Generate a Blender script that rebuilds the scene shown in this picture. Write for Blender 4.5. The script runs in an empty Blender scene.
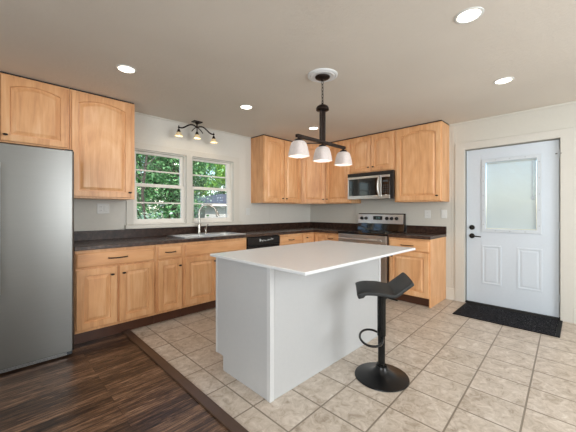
import bpy, bmesh, math, random
from mathutils import Vector, Matrix
random.seed(7)
PI = math.pi
scene = bpy.context.scene
COL = scene.collection

# ------------------------------------------------------------------ camera
cam_d = bpy.data.cameras.new('camera'); cam = bpy.data.objects.new('camera', cam_d); COL.objects.link(cam)
cam.location = (-4.5412, -3.8818, 1.2421)
cam.rotation_euler = (PI/2, 0, 0.7823 - PI/2)
cam_d.sensor_width = 36; cam_d.lens = 295.04/576*36
cam_d.shift_y = -5.27/576; cam_d.clip_start = 0.02
scene.camera = cam
# ------------------------------------------------------------------ view + light
scene.view_settings.view_transform = 'Standard'; scene.view_settings.look = 'None'
scene.view_settings.gamma = 1; scene.view_settings.use_curve_mapping = False
scene.view_settings.exposure = -0.04
world = bpy.data.worlds.new('world'); scene.world = world; world.use_nodes = True
wn = world.node_tree
sky = wn.nodes.new('ShaderNodeTexSky'); sky.sky_type = 'NISHITA'; sky.sun_disc = False
sky.sun_elevation = math.radians(50); sky.sun_rotation = math.radians(200)
wn.links.new(sky.outputs[0], wn.nodes['Background'].inputs[0]); wn.nodes['Background'].inputs[1].default_value = 0.42
def lamp(name, typ, loc, rot, energy, color, **kw):
    d = bpy.data.lights.new(name, typ); o = bpy.data.objects.new(name, d); COL.objects.link(o)
    o.location = loc; o.rotation_euler = rot; d.energy = energy; d.color = color
    for k, v in kw.items(): setattr(d, k, v)
    return o
lamp('sun', 'SUN', (0, -10, 12), (math.radians(44), 0, math.radians(-22)), 8.5, (1, .96, .88), angle=.01)
# added cool fill lamps, unseen, behind and left of the camera
lamp('fill_behind_camera', 'AREA', (-2.2, -6.3, 1.5), (PI/2, 0, 0), 105, (.92, .97, 1), shape='RECTANGLE', size=1.8, size_y=1.7)
lamp('fill_left_of_camera', 'AREA', (-6.8, -4.55, 1.5), (PI/2, 0, -PI/2), 122, (.92, .97, 1), shape='RECTANGLE', size=2.9, size_y=1.6)

# ------------------------------------------------------------------ materials
def lin(c):
    return tuple((x/255/12.92 if x/255 <= .04045 else ((x/255+.055)/1.055)**2.4) for x in c) + (1,)
class NT:
    def __init__(s, name):
        s.m = bpy.data.materials.new(name); s.m.use_nodes = True; s.t = s.m.node_tree
        s.b = s.t.nodes['Principled BSDF']
    def n(s, typ, **kw):
        x = s.t.nodes.new(typ)
        for k, v in kw.items():
            if k.startswith('i_'): x.inputs[k[2:].replace('_', ' ')].default_value = v
            else: setattr(x, k, v)
        return x
    def l(s, a, b): s.t.links.new(a, b)
    def coords(s, scale, rand=True):
        tc = s.n('ShaderNodeTexCoord'); mp = s.n('ShaderNodeMapping'); mp.inputs['Scale'].default_value = scale
        s.l(tc.outputs['Object'], mp.inputs['Vector'])
        if rand:
            oi = s.n('ShaderNodeObjectInfo'); m = s.n('ShaderNodeMath', operation='MULTIPLY'); m.inputs[1].default_value = 37
            s.l(oi.outputs['Random'], m.inputs[0]); cb = s.n('ShaderNodeCombineXYZ')
            for i in range(3): s.l(m.outputs[0], cb.inputs[i])
            s.l(cb.outputs[0], mp.inputs['Location'])
        return mp.outputs[0]
    def ramp(s, fac, stops):
        r = s.n('ShaderNodeValToRGB'); e = r.color_ramp.elements
        while len(e) < len(stops): e.new(.5)
        for i, (p, c) in enumerate(stops): e[i].position = p; e[i].color = lin(c)
        s.l(fac, r.inputs[0]); return r.outputs[0]
    def bump(s, h, strength, dist=.01):
        b = s.n('ShaderNodeBump', i_Strength=strength, i_Distance=dist); s.l(h, b.inputs['Height']); s.l(b.outputs[0], s.b.inputs['Normal'])
def plain(name, rgb, rough=.5, metal=0, noise=None, bump=0, coat=0, emis=None, es=0, spec=None):
    t = NT(name); t.b.inputs['Base Color'].default_value = lin(rgb); t.b.inputs['Roughness'].default_value = rough
    t.b.inputs['Metallic'].default_value = metal
    if coat: t.b.inputs['Coat Weight'].default_value = coat
    if spec is not None: t.b.inputs['Specular IOR Level'].default_value = spec
    nz = t.n('ShaderNodeTexNoise', i_Scale=noise or 40, i_Detail=4); t.l(t.coords((1, 1, 1)), nz.inputs['Vector'])
    k = .035 if bump or noise else .006
    d = [tuple(max(0, c*(1-k)) for c in rgb), tuple(min(255, c*(1+k)) for c in rgb)]
    t.l(t.ramp(nz.outputs[0], [(.3, d[0]), (.7, d[1])]), t.b.inputs['Base Color'])
    if bump: t.bump(nz.outputs[0], bump)
    if emis: t.b.inputs['Emission Color'].default_value = lin(emis); t.b.inputs['Emission Strength'].default_value = es
    return t.m
def maple(name, dark, mid, light, axis='z'):
    t = NT(name); sc = (16, 16, 1.3) if axis == 'z' else (1.3, 16, 16)
    v = t.coords(sc)
    n1 = t.n('ShaderNodeTexNoise', i_Scale=1.6, i_Detail=5, i_Roughness=.6, i_Distortion=.8); t.l(v, n1.inputs['Vector'])
    sc2 = (2.2, 2.2, .8) if axis == 'z' else (.8, 2.2, 2.2)
    n2 = t.n('ShaderNodeTexNoise', i_Scale=1.7, i_Detail=3, i_Distortion=1.5); t.l(t.coords(sc2), n2.inputs['Vector'])
    mx = t.n('ShaderNodeMath', operation='MULTIPLY_ADD'); mx.inputs[1].default_value = .55
    t.l(n1.outputs[0], mx.inputs[0]); m2 = t.n('ShaderNodeMath', operation='MULTIPLY'); m2.inputs[1].default_value = .45
    t.l(n2.outputs[0], m2.inputs[0]); t.l(m2.outputs[0], mx.inputs[2])
    oi = t.n('ShaderNodeObjectInfo'); m3 = t.n('ShaderNodeMath', operation='MULTIPLY_ADD'); m3.inputs[1].default_value = .10; 
    t.l(oi.outputs['Random'], m3.inputs[0]); t.l(mx.outputs[0], m3.inputs[2])
    t.l(t.ramp(m3.outputs[0], [(.36, dark), (.55, mid), (.74, light)]), t.b.inputs['Base Color'])
    t.b.inputs['Roughness'].default_value = .38
    return t.m
def steel(name, rgb, rough, axis='x', sc=90):
    t = NT(name); s = (1.2, sc, sc) if axis == 'x' else (sc, sc, 1.2)
    n = t.n('ShaderNodeTexNoise', i_Scale=3, i_Detail=3); t.l(t.coords(s), n.inputs['Vector'])
    t.l(t.ramp(n.outputs[0], [(.3, tuple(c*(.985 if sc == 60 else .95) for c in rgb)), (.7, rgb)]), t.b.inputs['Base Color'])
    t.b.inputs['Metallic'].default_value = 1; t.b.inputs['Roughness'].default_value = rough
    return t.m
M = {}
M['maple'] = maple('maple', (198, 142, 97), (221, 167, 118), (234, 191, 146))
M['maple_h'] = maple('maple_horizontal_grain', (198, 142, 97), (222, 166, 116), (234, 190, 144), 'x')
M['hardware'] = plain('black_bronze', (26, 22, 20), .4, .6)
M['bronze'] = plain('oil_rubbed_bronze', (44, 34, 30), .42, .7)
M['steel'] = steel('brushed_steel', (208, 208, 206), .3)
M['fridge_steel'] = steel('fridge_steel', (134, 134, 132), .36, 'x', 60)
M['chrome'] = plain('satin_nickel', (186, 182, 174), .26, 1)
M['sink_steel'] = steel('sink_steel', (226, 226, 224), .34)
M['black_gloss'] = plain('black_glass', (9, 9, 11), .08, 0, coat=.5)
M['black'] = plain('black_enamel', (15, 15, 17), .35)
M['black_plastic'] = plain('black_plastic', (24, 24, 25), .5)
M['white_print'] = plain('white_print', (205, 210, 212), .6)
M['island'] = plain('island_paint', (186, 187, 188), .42)
M['island_trim'] = plain('island_corner_paint', (203, 204, 205), .4)
M['quartz'] = plain('white_quartz', (217, 219, 221), .24, spec=.35)
M['wall'] = plain('wall_paint', (212, 210, 203), .65)
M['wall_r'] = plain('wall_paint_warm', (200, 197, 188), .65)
M['casing'] = plain('casing_paint', (199, 196, 188), .45)
M['trim'] = plain('trim_paint', (207, 204, 195), .45)
M['window_paint'] = plain('window_paint', (232, 228, 220), .4)
M['door_paint'] = plain('door_paint', (198, 207, 216), .4)
M['lite_paint'] = plain('lite_frame_plastic', (194, 202, 209), .45)
M['plate'] = plain('white_plate', (216, 217, 214), .4)
M['plate_dark'] = plain('outlet_slot', (90, 90, 90), .5)
M['toe'] = plain('toe_kick_brown', (76, 46, 32), .3, noise=14)
M['leather'] = plain('black_leatherette', (32, 34, 35), .46, noise=160, bump=.15)
M['stool_metal'] = plain('black_stool_metal', (16, 16, 17), .3, .3)
M['stool_pole'] = plain('black_stool_pole', (20, 20, 20), .22, .5)
M['medallion'] = plain('medallion_plaster', (226, 228, 230), .5)
M['grille'] = plain('grey_grille', (70, 74, 78), .4, .3)
M['bark'] = plain('bark', (58, 50, 43), .9, noise=12, bump=.6)
M['shed_wall'] = plain('shed_siding', (150, 148, 145), .7, noise=5)
M['shed_roof'] = plain('shed_shingles', (58, 65, 75), .85, noise=20)
M['soil'] = plain('lawn', (96, 116, 70), .9, noise=3)
M['white_fascia'] = plain('white_fascia', (235, 235, 232), .6)
M['gap_shade_sill'] = plain('gap_shade_and_sill', (20, 18, 16), .7)  # painted shadow above the wall cabinets, also the door sill colour

def counter_mat(name, cols, rough=.24, spec=.5):
    t = NT(name); v = t.coords((1, 1, 1), False)
    n = t.n('ShaderNodeTexNoise', i_Scale=22, i_Detail=8, i_Roughness=.75); t.l(v, n.inputs['Vector'])
    t.l(t.ramp(n.outputs[0], [(.36, cols[0]), (.52, cols[1]), (.68, cols[2])]), t.b.inputs['Base Color'])
    t.b.inputs['Roughness'].default_value = rough; t.b.inputs['Specular IOR Level'].default_value = spec; return t.m
M['counter'] = counter_mat('brown_laminate', [(40, 28, 24), (68, 51, 43), (104, 84, 72)])  # worktop copy of the laminate, lightened to carry its reflection in the colour
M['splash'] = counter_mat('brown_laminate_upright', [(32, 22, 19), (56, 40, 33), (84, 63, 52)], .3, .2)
def tile_mat():
    t = NT('floor_tile'); tc = t.n('ShaderNodeTexCoord'); mp = t.n('ShaderNodeMapping')
    mp.inputs['Location'].default_value = (3.366 + 3.0, 2.703 + 3.145 - .025*2.77, 0)
    # the rows run very slightly out of square to the walls
    sp = t.n('ShaderNodeSeparateXYZ'); t.l(tc.outputs['Object'], sp.inputs[0]); sk = t.n('ShaderNodeMath', operation='MULTIPLY_ADD'); sk.inputs[1].default_value = -.025
    t.l(sp.outputs[0], sk.inputs[0]); t.l(sp.outputs[1], sk.inputs[2]); cb = t.n('ShaderNodeCombineXYZ'); t.l(sp.outputs[0], cb.inputs[0]); t.l(sk.outputs[0], cb.inputs[1])
    t.l(cb.outputs[0], mp.inputs['Vector'])
    br = t.n('ShaderNodeTexBrick'); br.offset = 0; br.squash = 1
    for k, v in (('Scale', 1), ('Mortar Size', .006), ('Mortar Smooth', .3), ('Brick Width', .3), ('Row Height', .3145), ('Bias', 0)): br.inputs[k].default_value = v
    br.inputs['Color1'].default_value = (0, 0, 0, 1); br.inputs['Color2'].default_value = (1, 1, 1, 1); br.inputs['Mortar'].default_value = (.5, .5, .5, 1)
    t.l(mp.outputs[0], br.inputs['Vector'])
    # every tile its own marbling
    off = t.n('ShaderNodeVectorMath', operation='MULTIPLY_ADD'); off.inputs[1].default_value = (9, 5, 0)
    t.l(br.outputs['Color'], off.inputs[0]); t.l(mp.outputs[0], off.inputs[2])
    n1 = t.n('ShaderNodeTexNoise', i_Scale=15, i_Detail=9, i_Roughness=.72, i_Distortion=1.1); t.l(off.outputs[0], n1.inputs['Vector'])
    n2 = t.n('ShaderNodeTexNoise', i_Scale=2.4, i_Detail=4, i_Distortion=1.0); t.l(off.outputs[0], n2.inputs['Vector'])
    a = t.n('ShaderNodeMath', operation='MULTIPLY_ADD'); a.inputs[1].default_value = .8; t.l(n1.outputs[0], a.inputs[0])
    b = t.n('ShaderNodeMath', operation='MULTIPLY'); b.inputs[1].default_value = .2; t.l(n2.outputs[0], b.inputs[0]); t.l(b.outputs[0], a.inputs[2])
    c = t.ramp(a.outputs[0], [(.34, (143, 128, 112)), (.45, (177, 164, 149)), (.56, (196, 184, 171)), (.68, (214, 206, 195))])
    mx = t.n('ShaderNodeMix', data_type='RGBA'); t.l(br.outputs['Fac'], mx.inputs['Factor']); t.l(c, mx.inputs[6]); mx.inputs[7].default_value = lin((130, 118, 104))
    t.l(mx.outputs[2], t.b.inputs['Base Color']); t.b.inputs['Roughness'].default_value = .38
    inv = t.n('ShaderNodeMath', operation='SUBTRACT'); inv.inputs[0].default_value = 1; t.l(br.outputs['Fac'], inv.inputs[1])
    t.bump(inv.outputs[0], .5, .003); return t.m
M['tile'] = tile_mat()
def plank_mat():
    t = NT('dark_planks'); tc = t.n('ShaderNodeTexCoord'); mp = t.n('ShaderNodeMapping'); mp.inputs['Location'].default_value = (9.3, 9.03, 0)
    t.l(tc.outputs['Object'], mp.inputs['Vector'])
    br = t.n('ShaderNodeTexBrick'); br.offset = .37; br.offset_frequency = 2
    for k, v in (('Scale', 1), ('Mortar Size', .0012), ('Mortar Smooth', .1), ('Brick Width', 1.15), ('Row Height', .083), ('Bias', 0)): br.inputs[k].default_value = v
    br.inputs['Color1'].default_value = (0, 0, 0, 1); br.inputs['Color2'].default_value = (1, 1, 1, 1); t.l(mp.outputs[0], br.inputs['Vector'])
    off = t.n('ShaderNodeVectorMath', operation='MULTIPLY_ADD'); off.inputs[1].default_value = (7, 3, 0)
    t.l(br.outputs['Color'], off.inputs[0]); t.l(mp.outputs[0], off.inputs[2])
    m2 = t.n('ShaderNodeMapping'); m2.inputs['Scale'].default_value = (2.6, 34, 1); t.l(off.outputs[0], m2.inputs['Vector'])
    n1 = t.n('ShaderNodeTexNoise', i_Scale=1.5, i_Detail=9, i_Roughness=.72, i_Distortion=1.6); t.l(m2.outputs[0], n1.inputs['Vector'])
    a = t.n('ShaderNodeMath', operation='MULTIPLY_ADD'); a.inputs[1].default_value = .13; t.l(br.outputs['Color'], a.inputs[0])
    sc = t.n('ShaderNodeMath', operation='MULTIPLY'); sc.inputs[1].default_value = .9; t.l(n1.outputs[0], sc.inputs[0]); t.l(sc.outputs[0], a.inputs[2])
    c = t.ramp(a.outputs[0], [(.40, (20, 14, 11)), (.48, (58, 41, 31)), (.57, (100, 74, 56)), (.68, (158, 126, 100))])
    mx = t.n('ShaderNodeMix', data_type='RGBA'); t.l(br.outputs['Fac'], mx.inputs['Factor']); t.l(c, mx.inputs[6]); mx.inputs[7].default_value = lin((18, 12, 10))
    t.l(mx.outputs[2], t.b.inputs['Base Color']); t.b.inputs['Roughness'].default_value = .33
    t.bump(n1.outputs[0], .25, .002); return t.m
M['planks'] = plank_mat()
def ceil_mat():
    t = NT('ceiling_paint'); n = t.n('ShaderNodeTexNoise', i_Scale=30, i_Detail=6, i_Roughness=.7); t.l(t.coords((1, 1, 1), False), n.inputs['Vector'])
    n2 = t.n('ShaderNodeTexNoise', i_Scale=.9, i_Detail=3); t.l(t.coords((1, 1, 1), False), n2.inputs['Vector'])
    t.l(t.ramp(n2.outputs[0], [(.3, (213, 206, 196)), (.7, (222, 215, 205))]), t.b.inputs['Base Color'])
    t.b.inputs['Roughness'].default_value = .8; t.bump(n.outputs[0], .35, .012); return t.m
M['ceiling'] = ceil_mat()
def glass_mat(name, tint=(1, 1, 1, 1), refl=.07):
    t = NT(name); t.t.nodes.remove(t.b); out = t.t.nodes['Material Output']
    tr = t.n('ShaderNodeBsdfTransparent'); tr.inputs[0].default_value = tint
    gl = t.n('ShaderNodeBsdfGlossy'); gl.inputs['Roughness'].default_value = .03
    mx = t.n('ShaderNodeMixShader'); mx.inputs[0].default_value = refl
    t.l(tr.outputs[0], mx.inputs[1]); t.l(gl.outputs[0], mx.inputs[2]); t.l(mx.outputs[0], out.inputs[0]); return t.m
M['glass'] = glass_mat('window_glass', refl=.04)
def shade_mat(name, rgb, es, ec):
    t = NT(name); t.b.inputs['Base Color'].default_value = lin(rgb); t.b.inputs['Roughness'].default_value = .4
    n = t.n('ShaderNodeTexNoise', i_Scale=26, i_Detail=4, i_Distortion=1.5); t.l(t.coords((1, 1, 1)), n.inputs['Vector'])
    t.l(t.ramp(n.outputs[0], [(.3, tuple(c*.93 for c in rgb)), (.7, rgb)]), t.b.inputs['Base Color'])
    t.b.inputs['Emission Color'].default_value = lin(ec); t.b.inputs['Emission Strength'].default_value = es
    return t.m
M['shade'] = shade_mat('alabaster_glass', (210, 201, 198), .03, (255, 222, 205))
M['shade_amber'] = shade_mat('cream_glass', (226, 208, 168), .16, (255, 214, 160))
def emit(name, rgb, s):
    t = NT(name); t.b.inputs['Base Color'].default_value = lin(rgb); t.b.inputs['Emission Color'].default_value = lin(rgb); t.b.inputs['Emission Strength'].default_value = s; return t.m
M['bulb'] = emit('bulb_glow', (255, 236, 214), 1.2)
M['lens'] = emit('lamp_lens', (255, 246, 232), 5)
M['display'] = plain('clock_display', (20, 26, 28), .2)
M['digits'] = emit('clock_digits', (120, 160, 160), .25)
def leaf_mat(name, cols):
    t = NT(name); n = t.n('ShaderNodeTexNoise', i_Scale=11, i_Detail=3); t.l(t.coords((1, 1, 1)), n.inputs['Vector'])
    c = t.ramp(n.outputs[0], [(.32, cols[0]), (.5, cols[1]), (.68, cols[2])]); t.l(c, t.b.inputs['Base Color']); t.b.inputs['Roughness'].default_value = .45
    out = t.t.nodes['Material Output']; tl = t.n('ShaderNodeBsdfTranslucent'); t.l(c, tl.inputs[0]); mx = t.n('ShaderNodeMixShader'); mx.inputs[0].default_value = .35
    t.l(t.b.outputs[0], mx.inputs[1]); t.l(tl.outputs[0], mx.inputs[2]); t.l(mx.outputs[0], out.inputs[0]); return t.m
M['leaf_a'] = leaf_mat('leaf_deep', [(30, 74, 40), (78, 138, 76), (150, 196, 140)])
M['leaf_b'] = leaf_mat('leaf_bright', [(70, 118, 44), (122, 172, 68), (176, 214, 120)])
M['leaf_c'] = leaf_mat('leaf_silver', [(84, 122, 100), (150, 182, 160), (214, 228, 218)])
def blind_mat():
    t = NT('blind_vinyl'); out = t.t.nodes['Material Output']; t.b.inputs['Base Color'].default_value = lin((236, 240, 238)); t.b.inputs['Roughness'].default_value = .5
    n = t.n('ShaderNodeTexNoise', i_Scale=3); t.l(t.coords((1, 1, 1)), n.inputs['Vector']); t.l(t.ramp(n.outputs[0], [(.3, (228, 234, 232)), (.7, (240, 243, 241))]), t.b.inputs['Base Color'])
    tl = t.n('ShaderNodeBsdfTranslucent'); tl.inputs[0].default_value = lin((232, 240, 238)); mx = t.n('ShaderNodeMixShader'); mx.inputs[0].default_value = .5
    t.l(t.b.outputs[0], mx.inputs[1]); t.l(tl.outputs[0], mx.inputs[2]); t.l(mx.outputs[0], out.inputs[0]); return t.m
M['blind'] = blind_mat()
def mat_mat():
    t = NT('black_fibre_mat'); n = t.n('ShaderNodeTexNoise', i_Scale=70, i_Detail=5, i_Roughness=.8); t.l(t.coords((1, 1, 1), False), n.inputs['Vector'])
    t.l(t.ramp(n.outputs[0], [(.42, (6, 6, 9)), (.54, (24, 25, 30)), (.64, (88, 88, 94))]), t.b.inputs['Base Color'])
    t.b.inputs['Roughness'].default_value = .8; t.b.inputs['Specular IOR Level'].default_value = .15; t.bump(n.outputs[0], .9, .01); return t.m
M['mat'] = mat_mat()
M['rubber'] = plain('black_rubber', (10, 10, 12), .6, spec=.2)
M['threshold'] = plain('threshold_wood', (76, 57, 46), .35, noise=18)

# ------------------------------------------------------------------ mesh helpers
class MB:
    def __init__(s): s.bm = bmesh.new()
    def box(s, x0, x1, y0, y1, z0, z1):
        x0, x1 = sorted((x0, x1)); y0, y1 = sorted((y0, y1)); z0, z1 = sorted((z0, z1))
        v = [s.bm.verts.new((x, y, z)) for z in (z0, z1) for y in (y0, y1) for x in (x0, x1)]
        for f in ((0, 2, 3, 1), (4, 5, 7, 6), (0, 1, 5, 4), (2, 6, 7, 3), (0, 4, 6, 2), (1, 3, 7, 5)): s.bm.faces.new([v[i] for i in f])
        return s
    def loops(s, loops, cap0=True, cap1=True, closed=True):
        vs = [[s.bm.verts.new(p) for p in L] for L in loops]; n = len(vs[0])
        for a, b in zip(vs, vs[1:]):
            for i in range(n if closed else n-1):
                j = (i+1) % n; s.bm.faces.new((a[i], a[j], b[j], b[i]))
        if cap0: s.bm.faces.new(list(reversed(vs[0])))
        if cap1: s.bm.faces.new(vs[-1])
        return s
    def prism(s, pts, z0, z1): return s.loops([[(x, y, z0) for x, y in pts], [(x, y, z1) for x, y in pts]])
    def lathe(s, c, prof, n=28, cap0=True, cap1=True, axis='z', sx=1, sy=1):
        L = []
        for r, h in prof:
            ring = []
            for i in range(n):
                a = 2*PI*i/n; u, v = r*math.cos(a)*sx, r*math.sin(a)*sy
                ring.append({'z': (c[0]+u, c[1]+v, c[2]+h), 'y': (c[0]+u, c[1]+h, c[2]+v), 'x': (c[0]+h, c[1]+u, c[2]+v)}[axis])
            L.append(ring)
        return s.loops(L, cap0, cap1)
    def cyl(s, c, r, h, n=24, axis='z'): return s.lathe(c, [(r, 0), (r, h)], n, axis=axis)
    def tube(s, pts, r, n=10, closed=False, rads=None):
        pts = [Vector(p) for p in pts]; L = []; N = len(pts); up = None
        for i, p in enumerate(pts):
            if closed: d = pts[(i+1) % N]-pts[i-1]
            else: d = pts[min(i+1, N-1)]-pts[max(i-1, 0)]
            d.normalize()
            if up is None: up = Vector((0, 0, 1)) if abs(d.z) < .9 else Vector((1, 0, 0))
            a = d.cross(up).normalized(); up = a.cross(d).normalized(); rr = rads[i] if rads else r
            L.append([tuple(p+rr*(math.cos(2*PI*k/n)*a+math.sin(2*PI*k/n)*up)) for k in range(n)])
        if closed: L.append(L[0])
        return s.loops(L, not closed, not closed)
    def cells(s, xs, ys, zs, full):
        """solid made of grid cells, only its outer faces; full(i,j,k) says whether a cell is filled"""
        nx, ny, nz = len(xs)-1, len(ys)-1, len(zs)-1
        V = {}
        def v(i, j, k):
            if (i, j, k) not in V: V[i, j, k] = s.bm.verts.new((xs[i], ys[j], zs[k]))
            return V[i, j, k]
        def has(i, j, k): return 0 <= i < nx and 0 <= j < ny and 0 <= k < nz and full(i, j, k)
        for i in range(nx):
            for j in range(ny):
                for k in range(nz):
                    if not has(i, j, k): continue
                    for (di, dj, dk), q in (((-1,0,0), ((0,0,0),(0,0,1),(0,1,1),(0,1,0))), ((1,0,0), ((1,0,0),(1,1,0),(1,1,1),(1,0,1))), ((0,-1,0), ((0,0,0),(1,0,0),(1,0,1),(0,0,1))),
                                            ((0,1,0), ((0,1,0),(0,1,1),(1,1,1),(1,1,0))), ((0,0,-1), ((0,0,0),(0,1,0),(1,1,0),(1,0,0))), ((0,0,1), ((0,0,1),(1,0,1),(1,1,1),(0,1,1)))):
                        if not has(i+di, j+dj, k+dk): s.bm.faces.new([v(i+a, j+b, k+c) for a, b, c in q])
        bmesh.ops.dissolve_limit(s.bm, angle_limit=.01, verts=s.bm.verts, edges=s.bm.edges)
        return s
    def done(s, name, mat, parent=None, bevel=0, smooth=False, sub=0, seg=2):
        bmesh.ops.recalc_face_normals(s.bm, faces=s.bm.faces)
        me = bpy.data.meshes.new(name); s.bm.to_mesh(me); s.bm.free()
        o = bpy.data.objects.new(name, me); COL.objects.link(o); me.materials.append(M[mat])
        if parent: o.parent = parent
        if bevel:
            b = o.modifiers.new('bevel', 'BEVEL'); b.width = bevel; b.segments = seg; b.limit_method = 'ANGLE'; b.angle_limit = math.radians(35)
        if sub:
            q = o.modifiers.new('sub', 'SUBSURF'); q.levels = q.render_levels = sub
        if smooth:
            for f in me.polygons: f.use_smooth = True
            if not sub:
                try: me.set_sharp_from_angle(angle=math.radians(40))
                except Exception: pass
        return o
def tag(o, label=None, cat=None, group=None, kind=None):
    for k, v in (('label', label), ('category', cat), ('group', group), ('kind', kind)):
        if v: o[k] = v
    return o
def thing(name, label, cat, loc=(0, 0, 0), rz=0, group=None, kind=None):
    o = bpy.data.objects.new(name, None); COL.objects.link(o); o.location = loc; o.rotation_euler = (0, 0, rz); o.empty_display_size = .1
    return tag(o, label, cat, group, kind)
def copy_tree(o, parent=None):
    c = o.copy(); COL.objects.link(c)
    if parent: c.parent = parent
    for ch in [x for x in bpy.data.objects if x.parent == o]: copy_tree(ch, c)
    return c
def struct(o, label, cat): return tag(o, label, cat, kind='structure')

# ------------------------------------------------------------------ room shell
CE = 2.452
XL, YF = -7.0, -6.5
WOODX = -3.555
struct(MB().box(WOODX, 0, YF, 0, -.1, 0).done('floor', 'tile'), 'beige marbled tile floor laid in a square grid', 'floor')
struct(MB().box(XL, WOODX-.0005, YF, 0, -.1, 0).done('floor_wood', 'planks'), 'dark brown plank floor in front of the refrigerator', 'floor')
struct(MB().box(XL-.15, .15, YF-.15, .15, CE, CE+.15).done('ceiling', 'ceiling'), 'flat tan textured ceiling with recessed lights', 'ceiling')
WIN = [(-3.32, -2.64), (-2.55, -1.865)]; WZ = (1.07, 2.004)
xs = [XL-.15, WIN[0][0], WIN[0][1], WIN[1][0], WIN[1][1], 0.15]; zs = [-.1, WZ[0], WZ[1], CE]
struct(MB().cells(xs, [0.0, .15], zs, lambda i, j, k: not (k == 1 and i in (1, 3))).done('wall_back', 'wall'), 'pale grey wall with the double window over the sink', 'wall')
DY = (-3.7026, -2.7722); DT = 2.055
ys = [YF-.15, DY[0]-.012, DY[1]+.012, 0.0]; zs = [-.1, 0.0, DT+.012, CE]
struct(MB().cells([0.0, .15], ys, zs, lambda i, j, k: not (k == 1 and j == 1)).done('wall_right', 'wall_r'), 'pale wall behind the stove and around the entry door', 'wall')
struct(MB().box(XL-.15, XL, YF-.15, 0, -.1, CE).done('wall_left', 'wall'), 'pale wall of the adjoining room', 'wall')
struct(MB().box(XL, 0, YF-.15, YF, -.1, CE).done('wall_front', 'wall'), 'pale wall behind the viewpoint', 'wall')
# window casing, stool
CX0, CX1, CT = -3.398, -1.753, 2.085
m = MB().cells([CX0, WIN[0][0], WIN[0][1], WIN[1][0], WIN[1][1], CX1], [-.018, 0.0], [1.072, 2.004, CT], lambda i, j, k: k == 1 or i in (0, 2, 4))
struct(m.done('trim_1', 'trim', bevel=.003), 'painted casing around the double window', 'window trim')
struct(MB().box(-3.416, -1.728, -.045, -.0005, 1.022, 1.0715).done('trim_2', 'trim', bevel=.006), 'painted window stool above the sink backsplash', 'window trim')
# door casing + baseboards + ceiling bead + threshold between floors
m = MB().cells([-.02, 0.0], [-3.8204, DY[0]-.012, DY[1]+.012, -2.6441], [0, DT+.012, 2.1625], lambda i, j, k: not (k == 0 and j == 1))
struct(m.done('trim_3', 'casing', bevel=.003), 'cream painted casing around the entry door', 'door trim')
m = MB().box(-.014, -.0005, -2.642, -2.5265, 0.0, .16).box(-.02, -.0145, -2.642, -2.5265, 0.0, .02)
struct(m.done('baseboard_right', 'trim', bevel=.002), 'short baseboard between the base cabinet and the door', 'baseboard')
m = MB().box(-.014, -.0005, YF, -3.8225, 0.0, .16)
struct(m.done('baseboard_right_far', 'trim', bevel=.002), 'baseboard right of the entry door', 'baseboard')
struct(MB().box(-.016, -.0005, YF, -2.575, CE-.02, CE-.0005).done('trim_4', 'trim', bevel=.003), 'thin ceiling bead above the entry door', 'ceiling trim')
struct(MB().box(-3.42, -1.513, -.016, -.0005, CE-.02, CE-.0005).done('trim_5', 'trim', bevel=.003), 'thin ceiling bead above the window', 'ceiling trim')
struct(MB().box(WOODX-.042, WOODX+.028, -3.9, -.551, .0005, .012).done('trim_6', 'threshold', bevel=.004), 'dark wood threshold strip between plank and tile floor', 'floor trim')
for i, (a, b) in enumerate((((-1.095, -1.075), None), (None, (-1.065, -1.045)), (None, (-2.64, -2.6)))):
    if a: o = MB().box(a[0], a[1], -.004, -.0005, 1.022, 1.366).done('trim_%d' % (7+i), 'wall', bevel=.001)
    else: o = MB().box(-.004, -.0005, b[0], b[1], (1.022 if i == 1 else .162), (1.366 if i == 1 else CE-.022)).done('trim_%d' % (7+i), 'wall_r', bevel=.001)
    struct(o, ('wall batten under the cabinet beside the window', 'wall batten left of the stove', 'wall batten left of the door casing')[i], 'wall trim')

# windows (double-hung, two rows of muntins)
def window(idx, x0, x1, g0, g1, label):
    w = struct(thing('window_%d' % idx, None, None, (0, 0, 0)), label, 'window')
    Y0, Y1 = .035, .07
    MB().cells([x0+.001, x0+.012, x1-.012, x1-.001], [.012, .12], [1.0725, 1.085, 1.992, 2.003], lambda i, j, k: not (i == 1 and k == 1)).done('window_frame', 'window_paint', w)
    for nm, (a, b), (y0, y1), mz in (('lower_sash', (1.086, 1.578), (.035, .066), 1.343), ('upper_sash', (1.5785, 1.991), (.068, .098), 1.757)):
        gz0, gz1 = (1.137, 1.546) if nm == 'lower_sash' else (1.579+.012, 1.962)
        s = MB().cells([x0+.0125, g0, g1, x1-.0125], [y0, y1], [a, gz0, mz-.009, mz+.009, gz1, b], lambda i, j, k: not (i == 1 and k in (1, 3))).done(nm, 'window_paint', w, bevel=.003)
        MB().box(g0+.001, g1-.001, (y0+y1)/2-.002, (y0+y1)/2+.002, gz0+.001, mz-.01).box(g0+.001, g1-.001, (y0+y1)/2-.002, (y0+y1)/2+.002, mz+.01, gz1-.001).done('pane', 'glass', s)
    return w
window(1, WIN[0][0], WIN[0][1], -3.264, -2.692, 'left double-hung window with white muntins and trees outside')
window(2, WIN[1][0], WIN[1][1], -2.505, -1.940, 'right double-hung window behind the faucet with a roof outside')

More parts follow.
